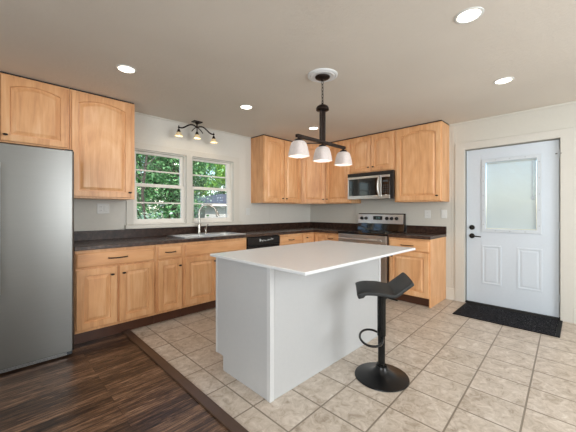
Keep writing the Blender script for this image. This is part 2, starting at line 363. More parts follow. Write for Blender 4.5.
# entry door
door = struct(thing('door_1', None, None, (.03, 0, 0)), 'white entry door with a blind in its half-height glass', 'door')
LY0, LY1, LZ0, LZ1 = -3.552, -2.95, .965, 1.915
gy0, gy1, gz0, gz1 = -3.512, -2.988, 1.005, 1.873
m = MB().cells([0, .044], [DY[0], gy0, gy1, DY[1]], [.022, gz0, gz1, DT], lambda i, j, k: not (j == 1 and k == 1))
m.done('door_slab', 'door_paint', door, bevel=.002)
m = MB().cells([-.014, 0.0], [LY0, gy0+.004, gy1-.004, LY1], [LZ0, gz0+.004, gz1-.004, LZ1], lambda i, j, k: not (j == 1 and k == 1))
lf = m.done('lite_frame', 'lite_paint', door, bevel=.003)
m = MB()
for yy in (-3.531, -2.969):
    for zz in (1.06, 1.25, 1.44, 1.63, 1.82): m.lathe((-.0165, yy, zz), [(.004, 0), (.004, .002)], 10, axis='x')
for zz in (.985, 1.894):
    for yy in (-3.4, -3.25, -3.1): m.lathe((-.0165, yy, zz), [(.004, 0), (.004, .002)], 10, axis='x')
m.done('screw', 'plate_dark', lf)
MB().box(.006, .010, gy0+.001, gy1-.001, gz0+.001, gz1-.001).done('pane', 'glass', door)
m = MB(); z = gz0+.012
while z < gz1-.03:
    m.loops([[(.020, gy0+.012, z), (.024, gy0+.012, z+.0125), (.0255, gy0+.012, z+.0125), (.0215, gy0+.012, z)], [(.020, gy1-.010, z), (.024, gy1-.010, z+.0125), (.0255, gy1-.010, z+.0125), (.0215, gy1-.010, z)]]); z += .0135
m.box(.016, .03, gy0+.008, gy1-.008, gz1-.03, gz1-.004)
bl = m.done('blind', 'blind', door)
MB().box(.0135, .0175, gy0+.045, gy0+.051, 1.42, 1.84).box(.012, .018, gy0+.036, gy0+.060, 1.38, 1.42).done('blind_wand', 'lite_paint', bl)
# raised panels in the lower half
for (a, b) in ((-3.163, -2.947), (-3.560, -3.318)):
    m = MB(); c0, c1, z0, z1 = a, b, .278, .792
    def rr(i, x): return [(x, c0+i, z0+i), (x, c1-i, z0+i), (x, c1-i, z1-i), (x, c0+i, z1-i)]
    m.loops([rr(0, 0), rr(0, -.003), rr(.008, -.0045), rr(.02, -.0045), rr(.028, -.001), rr(.036, -.001), rr(.052, -.004)])
    m.done('moulded_panel', 'door_paint', door)
for zz in (.24, 1.07, 1.89):
    MB().cyl((-.004, DY[0]-.004, zz-.045), .006, .09, 12).box(-.003, -.0005, DY[0], DY[0]+.022, zz-.042, zz+.042).done('hinge', 'lite_paint', door)
m = MB().lathe((0, -2.838, 1.018), [(.033, 0), (.033, -.008), (.026, -.018), (.012, -.022), (.012, -.030)], 24, axis='x'); m.box(-.046, -.028, -2.842, -2.834, 1.003, 1.033)
m.done('deadbolt', 'hardware', door, smooth=True)
m = MB().lathe((0, -2.838, .905), [(.033, 0), (.033, -.008), (.024, -.016), (.011, -.020), (.011, -.045)], 24, axis='x')
m.tube([(-.045, -2.834, .905), (-.050, -2.87, .906), (-.050, -2.91, .903), (-.046, -2.95, .898)], .008, 10, rads=[.010, .009, .008, .007])
m.done('lever_handle', 'hardware', door, smooth=True)
MB().box(-.028, .12, DY[0]-.01, DY[1]+.01, .0005, .018).done('door_sill', 'gap_shade_sill', door, bevel=.003)
MB().cells([.0465, .149], [DY[0]-.011, DY[0]+.012, DY[1]-.012, DY[1]+.011], [.0185, DT-.01, DT+.011], lambda i, j, k: not (j == 1 and k == 0)).done('jamb', 'trim', door)
m = MB().box(-.034, -.0305, DY[0]-.0105, DY[0]-.03, 1.885, 1.897).box(-.05, -.034, DY[0]-.014, DY[0]-.026, 1.887, 1.895).box(-.045, -.0305, DY[0]+.012, DY[0]+.03, 1.886, 1.896)
m.done('door_stop', 'hardware', door)

# ------------------------------------------------------------------ cabinets (local frame: x right along the face, -y out of the face)
def rect_loop(x0, x1, z0, z1, arch, n=14, inset=0, y=0):
    """closed loop: bottom-left, bottom-right, then along the (arched) top right to left; arch is the drop at the ends"""
    x0 += inset; x1 -= inset; z0 += inset; z1 -= inset; pts = [(x0, y, z0), (x1, y, z0)]
    for i in range(n+1):
        u = i/n; x = x1+(x0-x1)*u; pts.append((x, y, z1-arch*(1-math.sin(PI*min(max((u-.0)/1, 0), 1))**.8) if arch else z1))
    return pts
def panel_door(cab, x0, x1, z0, z1, D, arch=0, knob=None, stile=.057, name='door', n=14):
    t = .02; ix0, ix1, iz0, iz1 = x0+stile, x1-stile, z0+stile, z1-stile
    outer = lambda y, i=0: [(x0+i, y, z0+i), (x1-i, y, z0+i)] + [((x1-i)+((x0+i)-(x1-i))*k/n, y, z1-i) for k in range(n+1)]
    L = [outer(-D-.0005), outer(-D-t+.003), outer(-D-t, .003), rect_loop(ix0, ix1, iz0, iz1, arch, n, 0, -D-t), rect_loop(ix0, ix1, iz0, iz1, arch, n, .004, -D-t+.013)]
    d = MB().loops(L).done(name, 'maple', cab)
    i0 = .007
    L = [rect_loop(ix0, ix1, iz0, iz1, arch, n, i0, -D-t+.0125), rect_loop(ix0, ix1, iz0, iz1, arch, n, i0, -D-t+.0115), rect_loop(ix0, ix1, iz0, iz1, arch, n, (.014), -D-t+.0115), rect_loop(ix0, ix1, iz0, iz1, arch, n, .040, -D-t+.0005)]
    MB().loops(L).done('door_panel', 'maple', d)
    if knob:
        kx, kz = knob
        m = MB().lathe((kx, -D-t, kz), [(.006, -.0003), (.006, -.014)], 12, axis='y').lathe((kx, -D-t, kz), [(.012, -.014), (.016, -.018), (.015, -.024), (.006, -.027)], 16, axis='y', sx=1.15, sy=.62)
        m.done('knob', 'hardware', d, smooth=True)
    return d
def drawer_front(cab, x0, x1, z0, z1, D, pull=None, name='drawer'):
    t = .02
    R = lambda y, i: [(x0+i, y, z0+i), (x1-i, y, z0+i), (x1-i, y, z1-i), (x0+i, y, z1-i)]
    d = MB().loops([R(-D-.0005, 0), R(-D-t+.006, 0), R(-D-t, .010)]).done(name, 'maple_h', cab)
    if pull:
        px, pz, L = pull; h = L/2; Y = -D-t
        m = MB().tube([(px-h, Y-.0003, pz), (px-h, Y-.016, pz), (px-h*.75, Y-.026, pz-.001), (px, Y-.029, pz-.003), (px+h*.75, Y-.026, pz-.001), (px+h, Y-.016, pz), (px+h, Y-.0003, pz)], .0055, 8)
        m.done('pull', 'hardware', d, smooth=True)
    return d
UB, UT, UD, BD = 1.3687, 2.4374, .3216, .6052
def upper(label, loc, rz, w, z0=UB, group='maple wall cabinets'):
    c = thing('wall_cabinet', label, 'cabinet', (loc[0], loc[1], z0), rz, group)
    c['z0'] = z0; del c['z0']
    MB().box(.0008, w-.0008, -UD, -.001, 0, UT-z0).done('body', 'maple', c, bevel=.0015)
    # dark block painting shadow into the gap between the cabinet top and the ceiling
    MB().box(.004, w-.004, -UD+.006, -.002, UT-z0+.0003, CE-z0-.0005).done('gap_shade', 'gap_shade_sill', c)
    return c
# window wall, x is world x minus cabinet left edge
c = upper('wall cabinet with arched doors directly above the refrigerator', (-4.965, 0), 0, .965, 1.838)
def U(c, o, doors, zb, ztop=UT-.015, arch=.045):
    for (a, b, k) in doors: panel_door(c, a-o, b-o, zb-c.location.z, ztop-c.location.z, UD, arch, (k[0]-o, k[1]-c.location.z) if k else None)
U(c, -4.965, [(-4.483, -4.014, (-4.455, 1.902)), (-4.955, -4.487, (-4.515, 1.902))], 1.852, arch=.04)
c = upper('tall single-door wall cabinet between the refrigerator and the window', (-3.9985, 0), 0, .595)
U(c, -3.9985, [(-3.985, -3.446, (-3.463, 1.441))], 1.385)
c = upper('two-door wall cabinet right of the window, above the dishwasher', (-1.5086, 0), 0, .868)
U(c, -1.5086, [(-1.498, -1.083, (-1.112, 1.445)), (-1.058, -.652, (-1.022, 1.445))], 1.385)
# diagonal corner
DS = .639
c = thing('wall_cabinet', 'angled single-door wall cabinet filling the corner of the room', 'cabinet', (0, 0, UB), 0, 'maple wall cabinets')
pts = [(-.001, -.001), (-DS, -.001), (-DS, -UD), (-UD, -DS), (-.001, -DS)]
MB().prism(pts, 0, UT-UB).done('body', 'maple', c, bevel=.0015)
MB().prism([(p[0]*.985-.002, p[1]*.985-.002) for p in pts], UT-UB+.0003, CE-UB-.0005).done('gap_shade', 'gap_shade_sill', c)  # same painted shadow strip over the corner cabinet
dw = math.hypot(DS-UD, DS-UD)
fr = bpy.data.objects.new('door_helper', None)
d = panel_door(c, .02, dw-.02, .016, UT-UB-.015, 0, .04, (dw-.048, .075))
d.location = (-DS, -UD, 0); d.rotation_euler = (0, 0, -PI/4)
bpy.data.objects.remove(fr)
# range wall: world y = -(local x) - offset
def RW(y, z): return (0, y, z)
Y7 = -.6402
c = upper('narrow single-door wall cabinet between the corner unit and the microwave', (0, Y7), -PI/2, .5215)
panel_door(c, .018, .5085, .016, UT-UB-.015, UD, .045, (.052, .077))
Y8 = -1.1622
c = upper('short two-door wall cabinet above the microwave', (0, Y8), -PI/2, .758, 1.842)
panel_door(c, .018, .370, .022, UT-1.842-.015, UD, .035, (.338, .085))
panel_door(c, .381, .745, .022, UT-1.842-.015, UD, .035, (.42, .085))
Y9 = -1.9206
c = upper('large single-door wall cabinet at the end of the run, right of the microwave', (0, Y9), -PI/2, .648)
panel_door(c, .030, .640, .018, UT-UB-.015, UD, .055, (.596, .078), stile=.06)

# base cabinets
def base(label, loc, rz, w, name='base_cabinet', end=False, hollow=False):
    c = thing(name, label, 'cabinet', (loc[0], loc[1], 0), rz, 'maple base cabinets')
    m = MB()
    if hollow: m.cells([.0008, .018, w-.018, w-.0008], [-BD, -BD+.019, -.012, -.001], [.112, .13, .8755], lambda i, j, k: not (i == 1 and j == 1 and k == 1))
    else: m.box(.0008, w-.0008, -BD, -.001, .112, .8755)
    if end: m.box(w-.019, w-.0008, -BD, -.001, .0005, .1115)
    m.done('body', 'maple', c, bevel=.0015)
    MB().box(.001, w-(.0195 if end else .001), -.55, -.53, .0005, .1115).done('toe_kick', 'toe', c)
    return c
ZD = (.712, .848); ZB = (.142, .694)
X1 = -4.0053
c = base('wide base cabinet with one drawer over two doors, next to the refrigerator', (X1, 0), 0, .7253)
drawer_front(c, .010, .702, ZD[0], ZD[1], BD, (.351, .784, .165))
panel_door(c, .010, .345, ZB[0], ZB[1], BD, 0, (.300, .622)); panel_door(c, .366, .702, ZB[0], ZB[1], BD, 0, (.402, .622))
X2 = -3.2795
c = base('narrow base cabinet with a drawer, left of the sink cabinet', (X2, 0), 0, .304)
drawer_front(c, .022, .282, ZD[0], ZD[1], BD, (.151, .784, .11)); panel_door(c, .022, .286, ZB[0], ZB[1], BD, 0, (.258, .620), stile=.05)
X3 = -2.975
c = base('wide sink base cabinet with a blank panel under the sink', (X3, 0), 0, .918, hollow=True)
drawer_front(c, .024, .897, ZD[0], ZD[1], BD, None, 'false_front')
panel_door(c, .024, .449, ZB[0], ZB[1], BD, 0, (.405, .618)); panel_door(c, .470, .897, ZB[0], ZB[1], BD, 0, (.512, .618))
X5 = -1.4365
c = base('base cabinet with a drawer, right of the dishwasher', (X5, 0), 0, .526)
drawer_front(c, .015, .505, ZD[0], ZD[1], BD, (.245, .785, .11)); panel_door(c, .015, .505, ZB[0], ZB[1], BD, 0, (.06, .62))
# corner base cabinet, L shaped
c = thing('base_cabinet', 'L-shaped corner base cabinet under the angled wall cabinet', 'cabinet', (0, 0, 0), 0, 'maple base cabinets')
MB().cells([-.9095, -BD, -.001], [-.9095, -BD, -.001], [.112, .8755], lambda i, j, k: not (i == 0 and j == 0)).done('body', 'maple', c)
MB().box(-.909, -.531, -.55, -.53, .0005, .1115).box(-.55, -.53, -.909, -.5505, .0005, .1115).done('toe_kick', 'toe', c)
d = panel_door(c, .004, .276, ZB[0], ZD[1], 0, 0, (.085, .795), stile=.05); d.location = (-.9075, -BD, 0)
d = panel_door(c, .026, .300, ZB[0], ZD[1], 0, 0, None, stile=.05); d.location = (-BD, -BD-.001, 0); d.rotation_euler = (0, 0, -PI/2)
c = base('narrow base cabinet with a small drawer, left of the stove', (0, -.9105), -PI/2, .238)
drawer_front(c, .014, .224, ZD[0], ZD[1], BD, (.07, .787, .08)); panel_door(c, .014, .224, ZB[0], ZB[1], BD, 0, (.05, .62), stile=.05)
YR0, YR1 = -1.1500, -1.9635
c = base('end base cabinet with a drawer, right of the stove', (0, -1.9645), -PI/2, .5594, end=True)
drawer_front(c, .022, .543, ZD[0], ZD[1], BD, (.268, .782, .16)); panel_door(c, .022, .543, ZB[0]-.02, ZB[1], BD, 0, (.060, .62))

# countertops
CT0, CT1, CD = .8762, .914, .6373
SX0, SX1, SY0, SY1 = -2.915, -2.085, -.560, -.115   # sink cut-out
XE = -4.012
ct = thing('countertop', 'long L-shaped dark brown countertop under the window and into the corner', 'countertop', (0, 0, CT0), 0, 'dark brown countertops')
xs = [XE, SX0, SX1, -CD, -.001]; ys = [-1.1485, -CD, SY0, SY1, -.001]
def fullc(i, j, k):
    if j == 0: return i == 3
    if i == 1 and j == 2: return False
    return True
MB().cells(xs, ys, [0, CT1-CT0], fullc).done('worktop', 'counter', ct, bevel=.004)
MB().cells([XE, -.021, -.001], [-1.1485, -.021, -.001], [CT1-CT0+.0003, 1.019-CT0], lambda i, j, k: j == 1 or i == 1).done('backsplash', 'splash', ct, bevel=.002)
ct = thing('countertop', 'short dark brown countertop right of the stove', 'countertop', (0, 0, CT0), 0, 'dark brown countertops')
MB().box(-CD, -.001, -2.532, -1.9645, 0, CT1-CT0).done('worktop', 'counter', ct, bevel=.004)
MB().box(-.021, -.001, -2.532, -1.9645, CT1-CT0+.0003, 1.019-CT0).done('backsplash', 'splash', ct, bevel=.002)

# sink
s = thing('sink', 'stainless steel double-bowl sink set in the countertop under the window', 'sink', (0, 0, CT1))
xm0, xm1 = -2.525, -2.495
m = MB().cells([-2.945, SX0+.018, xm0, xm1, SX1-.018, -2.055], [-.592, SY0+.018, SY1-.04, -.085], [.0004, .012], lambda i, j, k: not (j == 1 and i in (1, 3)))
m.done('rim', 'sink_steel', s, bevel=.003)
for a, b in ((SX0+.018, xm0), (xm1, SX1-.018)):
    y0, y1 = SY0+.018, SY1-.04
    R = lambda i, z: [(a+i, y0+i, z), (b-i, y0+i, z), (b-i, y1-i, z), (a+i, y1-i, z)]
    w = MB().loops([R(0, .0003), R(.008, -.15), R(.03, -.17)], cap0=False).done('bowl', 'sink_steel', s)
    MB().lathe(((a+b)/2, (y0+y1)/2, -.1695), [(.05, 0), (.045, .003), (.02, .001)], 20).done('drain', 'chrome', w)
# faucet
f = thing('faucet', 'brushed nickel gooseneck faucet on the back rim of the sink', 'faucet', (-2.505, -.118, CT1+.0123))
m = MB().lathe((0, 0, 0), [(.030, 0), (.030, .006), (.024, .012), (.022, .05), (.024, .10), (.019, .135), (.016, .15)], 20).done('body', 'chrome', f, smooth=True)
dx, dy = .76, -.65
P = [(0, 0, .145), (0, 0, .28)]
for i in range(1, 11):
    a = PI*i/10*.93; r = .118; P.append((dx*(r-r*math.cos(a)), dy*(r-r*math.cos(a)), .28+r*math.sin(a)))
MB().tube(P, .014, 12).done('spout', 'chrome', f, smooth=True)
e = Vector(P[-1]); q = Vector(P[-2]); dr = (e-q).normalized()
MB().tube([e+dr*.0005, e+dr*.02, e+dr*.06, e+dr*.078], .02, 12, rads=[.014, .0175, .021, .019]).done('spray_head', 'chrome', f, smooth=True)
m = MB().lathe((0.098, -.004, 0), [(.022, 0), (.022, .006), (.016, .014), (.015, .05), (.018, .065), (.010, .075)], 16)
m.tube([(.098, -.004, .07), (.11, -.012, .095), (.125, -.02, .125)], .007, 8)
m.box(.02, .08, -.008, .004, .002, .008)
m.done('lever_handle', 'chrome', f, smooth=True)

# dishwasher
DX0, DX1 = -2.0555, -1.438
d = thing('dishwasher', 'black dishwasher built in between the sink cabinet and the drawer cabinet', 'dishwasher', (DX0, 0, 0))
W = DX1-DX0
MB().box(.003, W-.003, -.57, -.002, .1, .872).done('body', 'black', d)
MB().box(.006, W-.006, -.622, -.5705, .13, .742).done('door', 'black', d, bevel=.004)
p = MB().box(.006, W-.006, -.628, -.5705, .745, .868).done('control_panel', 'black', d, bevel=.004)
lx = .215
for w, h, dz in ((.034, .040, 0), (.018, .024, -.004), (.020, .022, .002), (.014, .020, -.002), (.012, .010, .004), (.022, .026, .002), (.018, .018, .006), (.016, .034, .008), (.022, .020, .012)):
    MB().box(lx, lx+w*.45, -.6288, -.6283, .802+dz, .802+dz+h).box(lx+w*.3, lx+w, -.6288, -.6283, .802+dz+h*.3, .802+dz+h*.62).done('printed_legend', 'white_print', p); lx += w+.011
MB().box(.03, W-.03, -.640, -.6285, .750, .760).done('handle', 'black_plastic', p, bevel=.003)
MB().box(.006, W-.006, -.55, -.535, .0005, .098).done('toe_kick', 'black', d)

# stove
W = YR0-YR1-.004
r = thing('stove', 'stainless steel electric range with black glass cooktop and back panel knobs', 'stove', (0, YR0-.002, 0), -PI/2)
MB().box(0, W, -.63, -.02, .03, .895).done('body', 'black', r, bevel=.002)
MB().box(-.002, W+.002, -.672, -.085, .8955, .918).done('cooktop', 'black_gloss', r, bevel=.004)
for x, y, q in ((.2, -.5, .105), (.2, -.24, .08), (.57, -.5, .08), (.57, -.24, .105)):
    for rr in (q,): MB().lathe((x, y, .9183), [(rr, 0), (rr, .0005), (rr-.003, .0005), (rr-.003, 0), (rr, 0)], 32, False, False).done('burner_ring', 'grille', r)
od = MB().box(.004, W-.004, -.668, -.6305, .235, .885).done('oven_door', 'steel', r, bevel=.005)
MB().box(.12, W-.12, -.671, -.6685, .36, .70).done('oven_window', 'black_gloss', od, bevel=.001)
m = MB().tube([(.05, -.712, .815), (W-.05, -.712, .815)], .014, 14)
for x in (.09, W-.09): m.box(x-.012, x+.012, -.706, -.6685, .803, .827)
m.done('oven_handle', 'steel', od, smooth=True)
MB().box(.004, W-.004, -.668, -.6305, .045, .228).done('storage_drawer', 'steel', r, bevel=.005)
for x in (.04, W-.04):
    for y in (-.6, -.08): MB().cyl((x, y, .0005), .015, .029, 12).done('foot', 'black_plastic', r)
# back panel: black riser with a steel control fascia leaning back
prof = [(-.10, .9185), (-.078, 1.05), (-.062, 1.185), (-.05, 1.197), (-.024, 1.197), (-.024, .9185)]
MB().loops([[(0, y, z) for y, z in prof], [(W, y, z) for y, z in prof]]).done('back_panel', 'black_gloss', r, bevel=.002)
def lean(z): return -.10+(z-.9185)*(.022/.1315) if z < 1.05 else -.078+(z-1.05)*(.016/.135)
q = [(lean(1.035)-.001, 1.035), (lean(1.035)-.006, 1.035), (lean(1.183)-.006, 1.183), (lean(1.183)-.001, 1.183)]
fa = MB().loops([[(.004, y, z) for y, z in q], [(W-.02, y, z) for y, z in q]]).done('control_fascia', 'steel', r, bevel=.001)
for x in (.075, .155, .525, .605, .685):
    zc = 1.118; y = lean(zc)-.0065
    MB().lathe((x, y, zc), [(.028, 0), (.027, -.006), (.024, -.024), (.014, -.026)], 20, axis='y').box(x-.004, x+.004, y-.03, y-.024, zc-.02, zc+.02).done('knob', 'black_plastic', fa, smooth=True)
di = MB().box(.285, .445, lean(1.11)-.0085, lean(1.11)-.0055, 1.078, 1.155).done('display', 'display', fa)
y = lean(1.11)-.0092
SEG = {'a': (0, .011, .0225, .0245), 'b': (.009, .011, .012, .0245), 'c': (.009, .011, 0, .0125), 'd': (0, .011, 0, .002), 'e': (0, .002, 0, .0125), 'f': (0, .002, .012, .0245), 'g': (0, .011, .0113, .0133)}
for x in (.330, .348, .376, .394):                      # unreadable dim clock digits
    m = MB(); a_ = 'bc' if x == .330 else 'abcdef'
    for k in a_: u = SEG[k]; m.box(x+u[0], x+u[1], y, y+.0005, 1.115+u[2], 1.115+u[3])
    m.done('clock_digit', 'digits', di)

# microwave
MW = .786
mw = thing('microwave', 'stainless over-the-range microwave hung between the wall cabinets above the stove', 'microwave', (0, -1.1645, 1.43), -PI/2)
MB().box(0, .7545, -.36, -.003, .006, .4105).done('body', 'black', mw, bevel=.002)
W = .79; x0 = -.004
MB().box(-.012, .772, -.40, -.3605, .3535, .4105).done('vent_grille', 'black', mw, bevel=.002)
dr = MB().cells([-.012, .010, .535, .585], [-.402, -.3605], [-.004, .050, .318, .352], lambda i, j, k: not (i == 1 and k == 1)).done('door', 'steel', mw, bevel=.002)
MB().box(.0105, .5345, -.399, -.395, .0505, .3175).done('door_window', 'black_gloss', dr)
m = MB().tube([(.555, -.4025, .03), (.553, -.43, .055), (.546, -.445, .12), (.544, -.448, .185), (.546, -.445, .25), (.553, -.43, .315), (.555, -.4025, .338)], .012, 12)
m.done('handle', 'steel', dr, smooth=True)
cp = MB().box(.586, .718, -.402, -.3605, .051, .317).done('control_panel', 'black_gloss', mw, bevel=.002)
for a, b in ((.318, .352), (-.004, .050)): MB().box(.586, .718, -.403, -.3605, a, b).done('trim_panel', 'steel', mw, bevel=.002)
MB().box(.719, .772, -.402, -.3605, -.004, .3525).done('side_panel', 'black', mw, bevel=.002)
for i in range(4):
    for j in range(3): MB().box(.606+j*.034, .626+j*.034, -.4028, -.4023, .085+i*.034, .099+i*.034).done('key', 'grille', cp)
MB().box(.606, .694, -.4028, -.4023, .245, .272).done('display', 'grille', cp)

# refrigerator
FX1 = -4.037; FW = .905; FYF = -.80
f = thing('refrigerator', 'tall stainless steel refrigerator standing left of the base cabinets', 'refrigerator', (FX1-FW, 0, 0))
MB().box(.004, FW-.004, -.715, -.03, .045, 1.742).done('body', 'grille', f, bevel=.004)
sp = .385
for a, b, nm in ((0, sp-.003, 'freezer_door'), (sp+.003, FW, 'door')):
    n = 8; rad = .022; pts = []
    for cx, sgn in ((b-rad, 1), (a+rad, -1)):
        arc = [(cx+sgn*rad*math.sin(k/n*PI/2), FYF+rad-rad*math.cos(k/n*PI/2)) for k in range(n+1)]
        pts += list(reversed(arc)) if sgn == 1 else arc
    pts = [(b, -.722)] + pts + [(a, -.722)]
    d = MB().prism(pts, .047, 1.752).done(nm, 'fridge_steel', f, bevel=.004, smooth=True)
    hx = sp-.05 if nm == 'freezer_door' else sp+.05
    m = MB().tube([(hx, FYF-.048, .62), (hx, FYF-.055, .9), (hx, FYF-.055, 1.3), (hx, FYF-.048, 1.6)], .013, 12)
    for z in (.65, 1.57): m.box(hx-.01, hx+.01, FYF-.045, FYF-.0003, z-.015, z+.015)
    m.done('handle', 'steel', d, smooth=True)
m = MB().box(.01, FW-.012, -.775, -.7155, .012, .040)
m.done('kick_grille', 'grille', f, bevel=.004)
m = MB()
for i in range(3): m.box(.012, FW-.05, -.7785, -.7755, .0165+i*.0085, .0195+i*.0085)
m.done('grille_slats', 'steel', f)
MB().box(FW-.06, FW-.004, -.765, -.70, 1.7525, 1.768).done('hinge_cover', 'black_plastic', f, bevel=.004)
for x in (.05, FW-.05):
    for y in (-.66, -.1): MB().cyl((x, y, .0005), .02, .044, 12).done('foot', 'black_plastic', f)

# island
IX0, IX1, IY0, IY1 = -3.268, -1.795, -2.453, -1.803
isl = thing('kitchen_island', 'white painted island cabinet standing in the middle of the tile floor', 'island', (0, 0, 0))
MB().box(IX0+.014, IX1-.014, IY0+.006, IY1, .113, .8755).box(IX0+.014, IX1-.014, IY0+.006, IY1-.102, .0005, .1125).done('body', 'island', isl)
def endp(x0, x1): 
    return MB().loops([[(x, y, z) for y, z in ((IY0+.0062, .0005), (IY1-.10, .0005), (IY1-.10, .113), (IY1, .113), (IY1, .8755), (IY0+.0062, .8755))] for x in (x0, x1)])
endp(IX0, IX0+.0135).done('end_panel', 'island', isl, bevel=.001); endp(IX1-.0135, IX1).done('end_panel', 'island', isl, bevel=.001)
MB().box(IX0+.03, IX1-.03, IY0, IY0+.0058, .0005, .8755).done('back_panel', 'island', isl)
for x0, x1 in ((IX0-.004, IX0+.0295), (IX1-.0295, IX1+.004)):
    sx = 1 if x0 < -2.5 else -1; xo = x0 if sx == 1 else x1
    MB().prism([(xo, IY0-.005), (xo+sx*.0335, IY0-.005), (xo+sx*.0335, IY0), (xo+sx*.0038, IY0), (xo+sx*.0038, IY0+.028), (xo, IY0+.028)], .0005, .8755).done('corner_trim', 'island_trim', isl, bevel=.001)
MB().box(IX0-.003, IX0-.0003, IY1-.022, IY1, .114, .8755).done('edge_trim', 'island_trim', isl)
ic = thing('island_countertop', 'white quartz slab overhanging the stool side of the island', 'countertop', (0, 0, .8762))
bm_ = MB().box(-3.302, -1.752, -2.786, -1.765, 0, .0205).done('slab', 'quartz', ic, bevel=.004, seg=3)

# bar stool
st = thing('bar_stool', 'black swivel bar stool with curved padded seat beside the island', 'stool', (-2.482, -2.822, 0))
prof = [(.0, .0005), (.192, .0005), (.196, .004), (.194, .010), (.16, .017), (.11, .028), (.07, .043), (.046, .066), (.040, .085), (.0005, .085)]
MB().lathe((0, 0, 0), prof[1:-1], 48).done('base', 'stool_metal', st, smooth=True)
MB().lathe((0, 0, 0), [(.034, .0855), (.034, .098), (.026, .100), (.026, .31)], 28).done('pole', 'stool_pole', st, smooth=True)
MB().lathe((0, 0, 0), [(.031, .3103), (.031, .615), (.05, .616), (.05, .622)], 28).done('gas_lift_sleeve', 'stool_pole', st, smooth=True)
fw = Vector((.709, .705, 0)); rt = Vector((.705, -.709, 0)); ang = math.radians(11)
al = math.cos(ang)*fw+math.sin(ang)*rt; asx = math.cos(ang)*rt-math.sin(ang)*fw
# footrest loop pointing to the seat front
P = []
for i in range(28):
    a = 2*PI*i/28; P.append(tuple(-asx*.078 - al*.035 + asx*.082*math.cos(a) + al*.150*math.sin(a) + Vector((0, 0, .302))))
fr_ = MB().tube(P, .0085, 10, closed=True)
fr_.done('footrest', 'stool_metal', st, smooth=True)
# seat
NS, NTT = 26, 14
def seatz(s):
    u = (s+.195)/.39
    z = .681
    if u < .25: z -= .022*((.25-u)/.25)**2
    z -= .012*math.exp(-((u-.62)/.12)**2)
    if u > .66: z += .097*((u-.66)/.34)**1.2
    return z
bmS = MB(); top = []; bot = []
for i in range(NS+1):
    s = -.195+.372*i/NS; rowt = []; rowb = []
    for j in range(NTT+1):
        t = -.18+.36*j/NTT; e = abs(t)/.18
        ins = .012*max(0, (abs(s)/.195-.85)/.15)**2
        tt = t*(1-ins/.19)
        z = seatz(s)-.007*e**6+.004*(1-e*e)
        dn = .021 if i > 3 else .034
        p = asx*(s+.006)+al*tt
        slope = (seatz(s+.004)-seatz(s-.004))/.008; nrm = Vector((-asx.x*slope, -asx.y*slope, 1)).normalized()
        rowt.append(tuple(p+Vector((0, 0, z)))); rowb.append(tuple(p*1.0+Vector((0, 0, z-.004))-nrm*dn))
    top.append(rowt); bot.append(rowb)
loops = [[*top[i], *reversed(bot[i])] for i in range(NS+1)]
bmS.loops(loops)
seat = bmS.done('seat', 'leather', st, smooth=True, bevel=.008, seg=3)
# seam line across the seat where the back lip begins
P = [tuple(asx*.068+al*t+Vector((0, 0, seatz(.068)+.0045-.007*(abs(t)/.19)**6))) for t in [(-.17+.34*k/10) for k in range(11)]]
MB().tube(P, .003, 6).done('seam_piping', 'leather', seat, smooth=True)
# lift lever under the seat
MB().tube([tuple(al*.03+Vector((0, 0, .612))), tuple(asx*.05-al*.06+Vector((0, 0, .606))), tuple(asx*.10-al*.09+Vector((0, 0, .602)))], .005, 8).done('lift_lever', 'stool_metal', st, smooth=True)

# door mat
dm = thing('door_mat', 'black fibre door mat lying in front of the entry door', 'mat', (0, 0, 0))
MB().cells([-.632, -.612, -.050, -.030], [-3.735, -3.700, -2.806, -2.784], [.0005, .011], lambda i, j, k: not (i == 1 and j == 1)).done('border', 'rubber', dm, bevel=.003)
mt = MB()
NX, NY = 46, 74
random.seed(3)
g = [[(-.6115+.561*i/NX, -3.6995+.893*j/NY, .008+(.004*random.random() if 0 < i < NX and 0 < j < NY else 0)) for j in range(NY+1)] for i in range(NX+1)]
vs = [[mt.bm.verts.new(p) for p in row] for row in g]
for i in range(NX):
    for j in range(NY): mt.bm.faces.new((vs[i][j], vs[i+1][j], vs[i+1][j+1], vs[i][j+1]))
mt.done('pile', 'mat', dm)

# wall plates
def plate(label, loc, rz, w, h, kind, name='outlet_plate', cat='outlet'):
    p = thing(name, label, cat, loc, rz, 'white wall plates')
    MB().box(-w/2, w/2, -.006, -.0005, -h/2, h/2).done('cover', 'plate', p, bevel=.002)
    for i, k in enumerate(kind):
        x = (i-(len(kind)-1)/2)*.046
        if k == 'o':
            m = MB()
            for dz in (-.021, .021):
                for sx in (-.006, .006): m.box(x+sx-.001, x+sx+.001, -.0068, -.0062, dz-.004, dz+.005)
            q = MB().lathe((x, -.0062, -.021), [(.0165, 0), (.0160, -.0004)], 16, axis='y').lathe((x, -.0062, .021), [(.0165, 0), (.0160, -.0004)], 16, axis='y').done('socket', 'plate', p)
            m.done('slot', 'plate_dark', q)
        else:
            MB().box(x-.016, x+.016, -.009, -.0062, -.032, .032).done('rocker', 'plate', p, bevel=.002)
    return p
plate('white two-gang wall plate under the tall wall cabinet, left of the window', (-3.638, 0, 1.266), 0, .122, .115, 'or')
plate('white switch plate on the wall just right of the window', (-1.57, 0, 1.228), 0, .075, .118, 'r', 'switch_plate', 'switch')
plate('white outlet plate on the wall above the short countertop, right of the stove', (0, -2.275, 1.19), -PI/2, .085, .12, 'o')
plate('white switch plate on the wall beside the door casing', (0, -2.50, 1.195), -PI/2, .075, .12, 'r', 'switch_plate', 'switch')

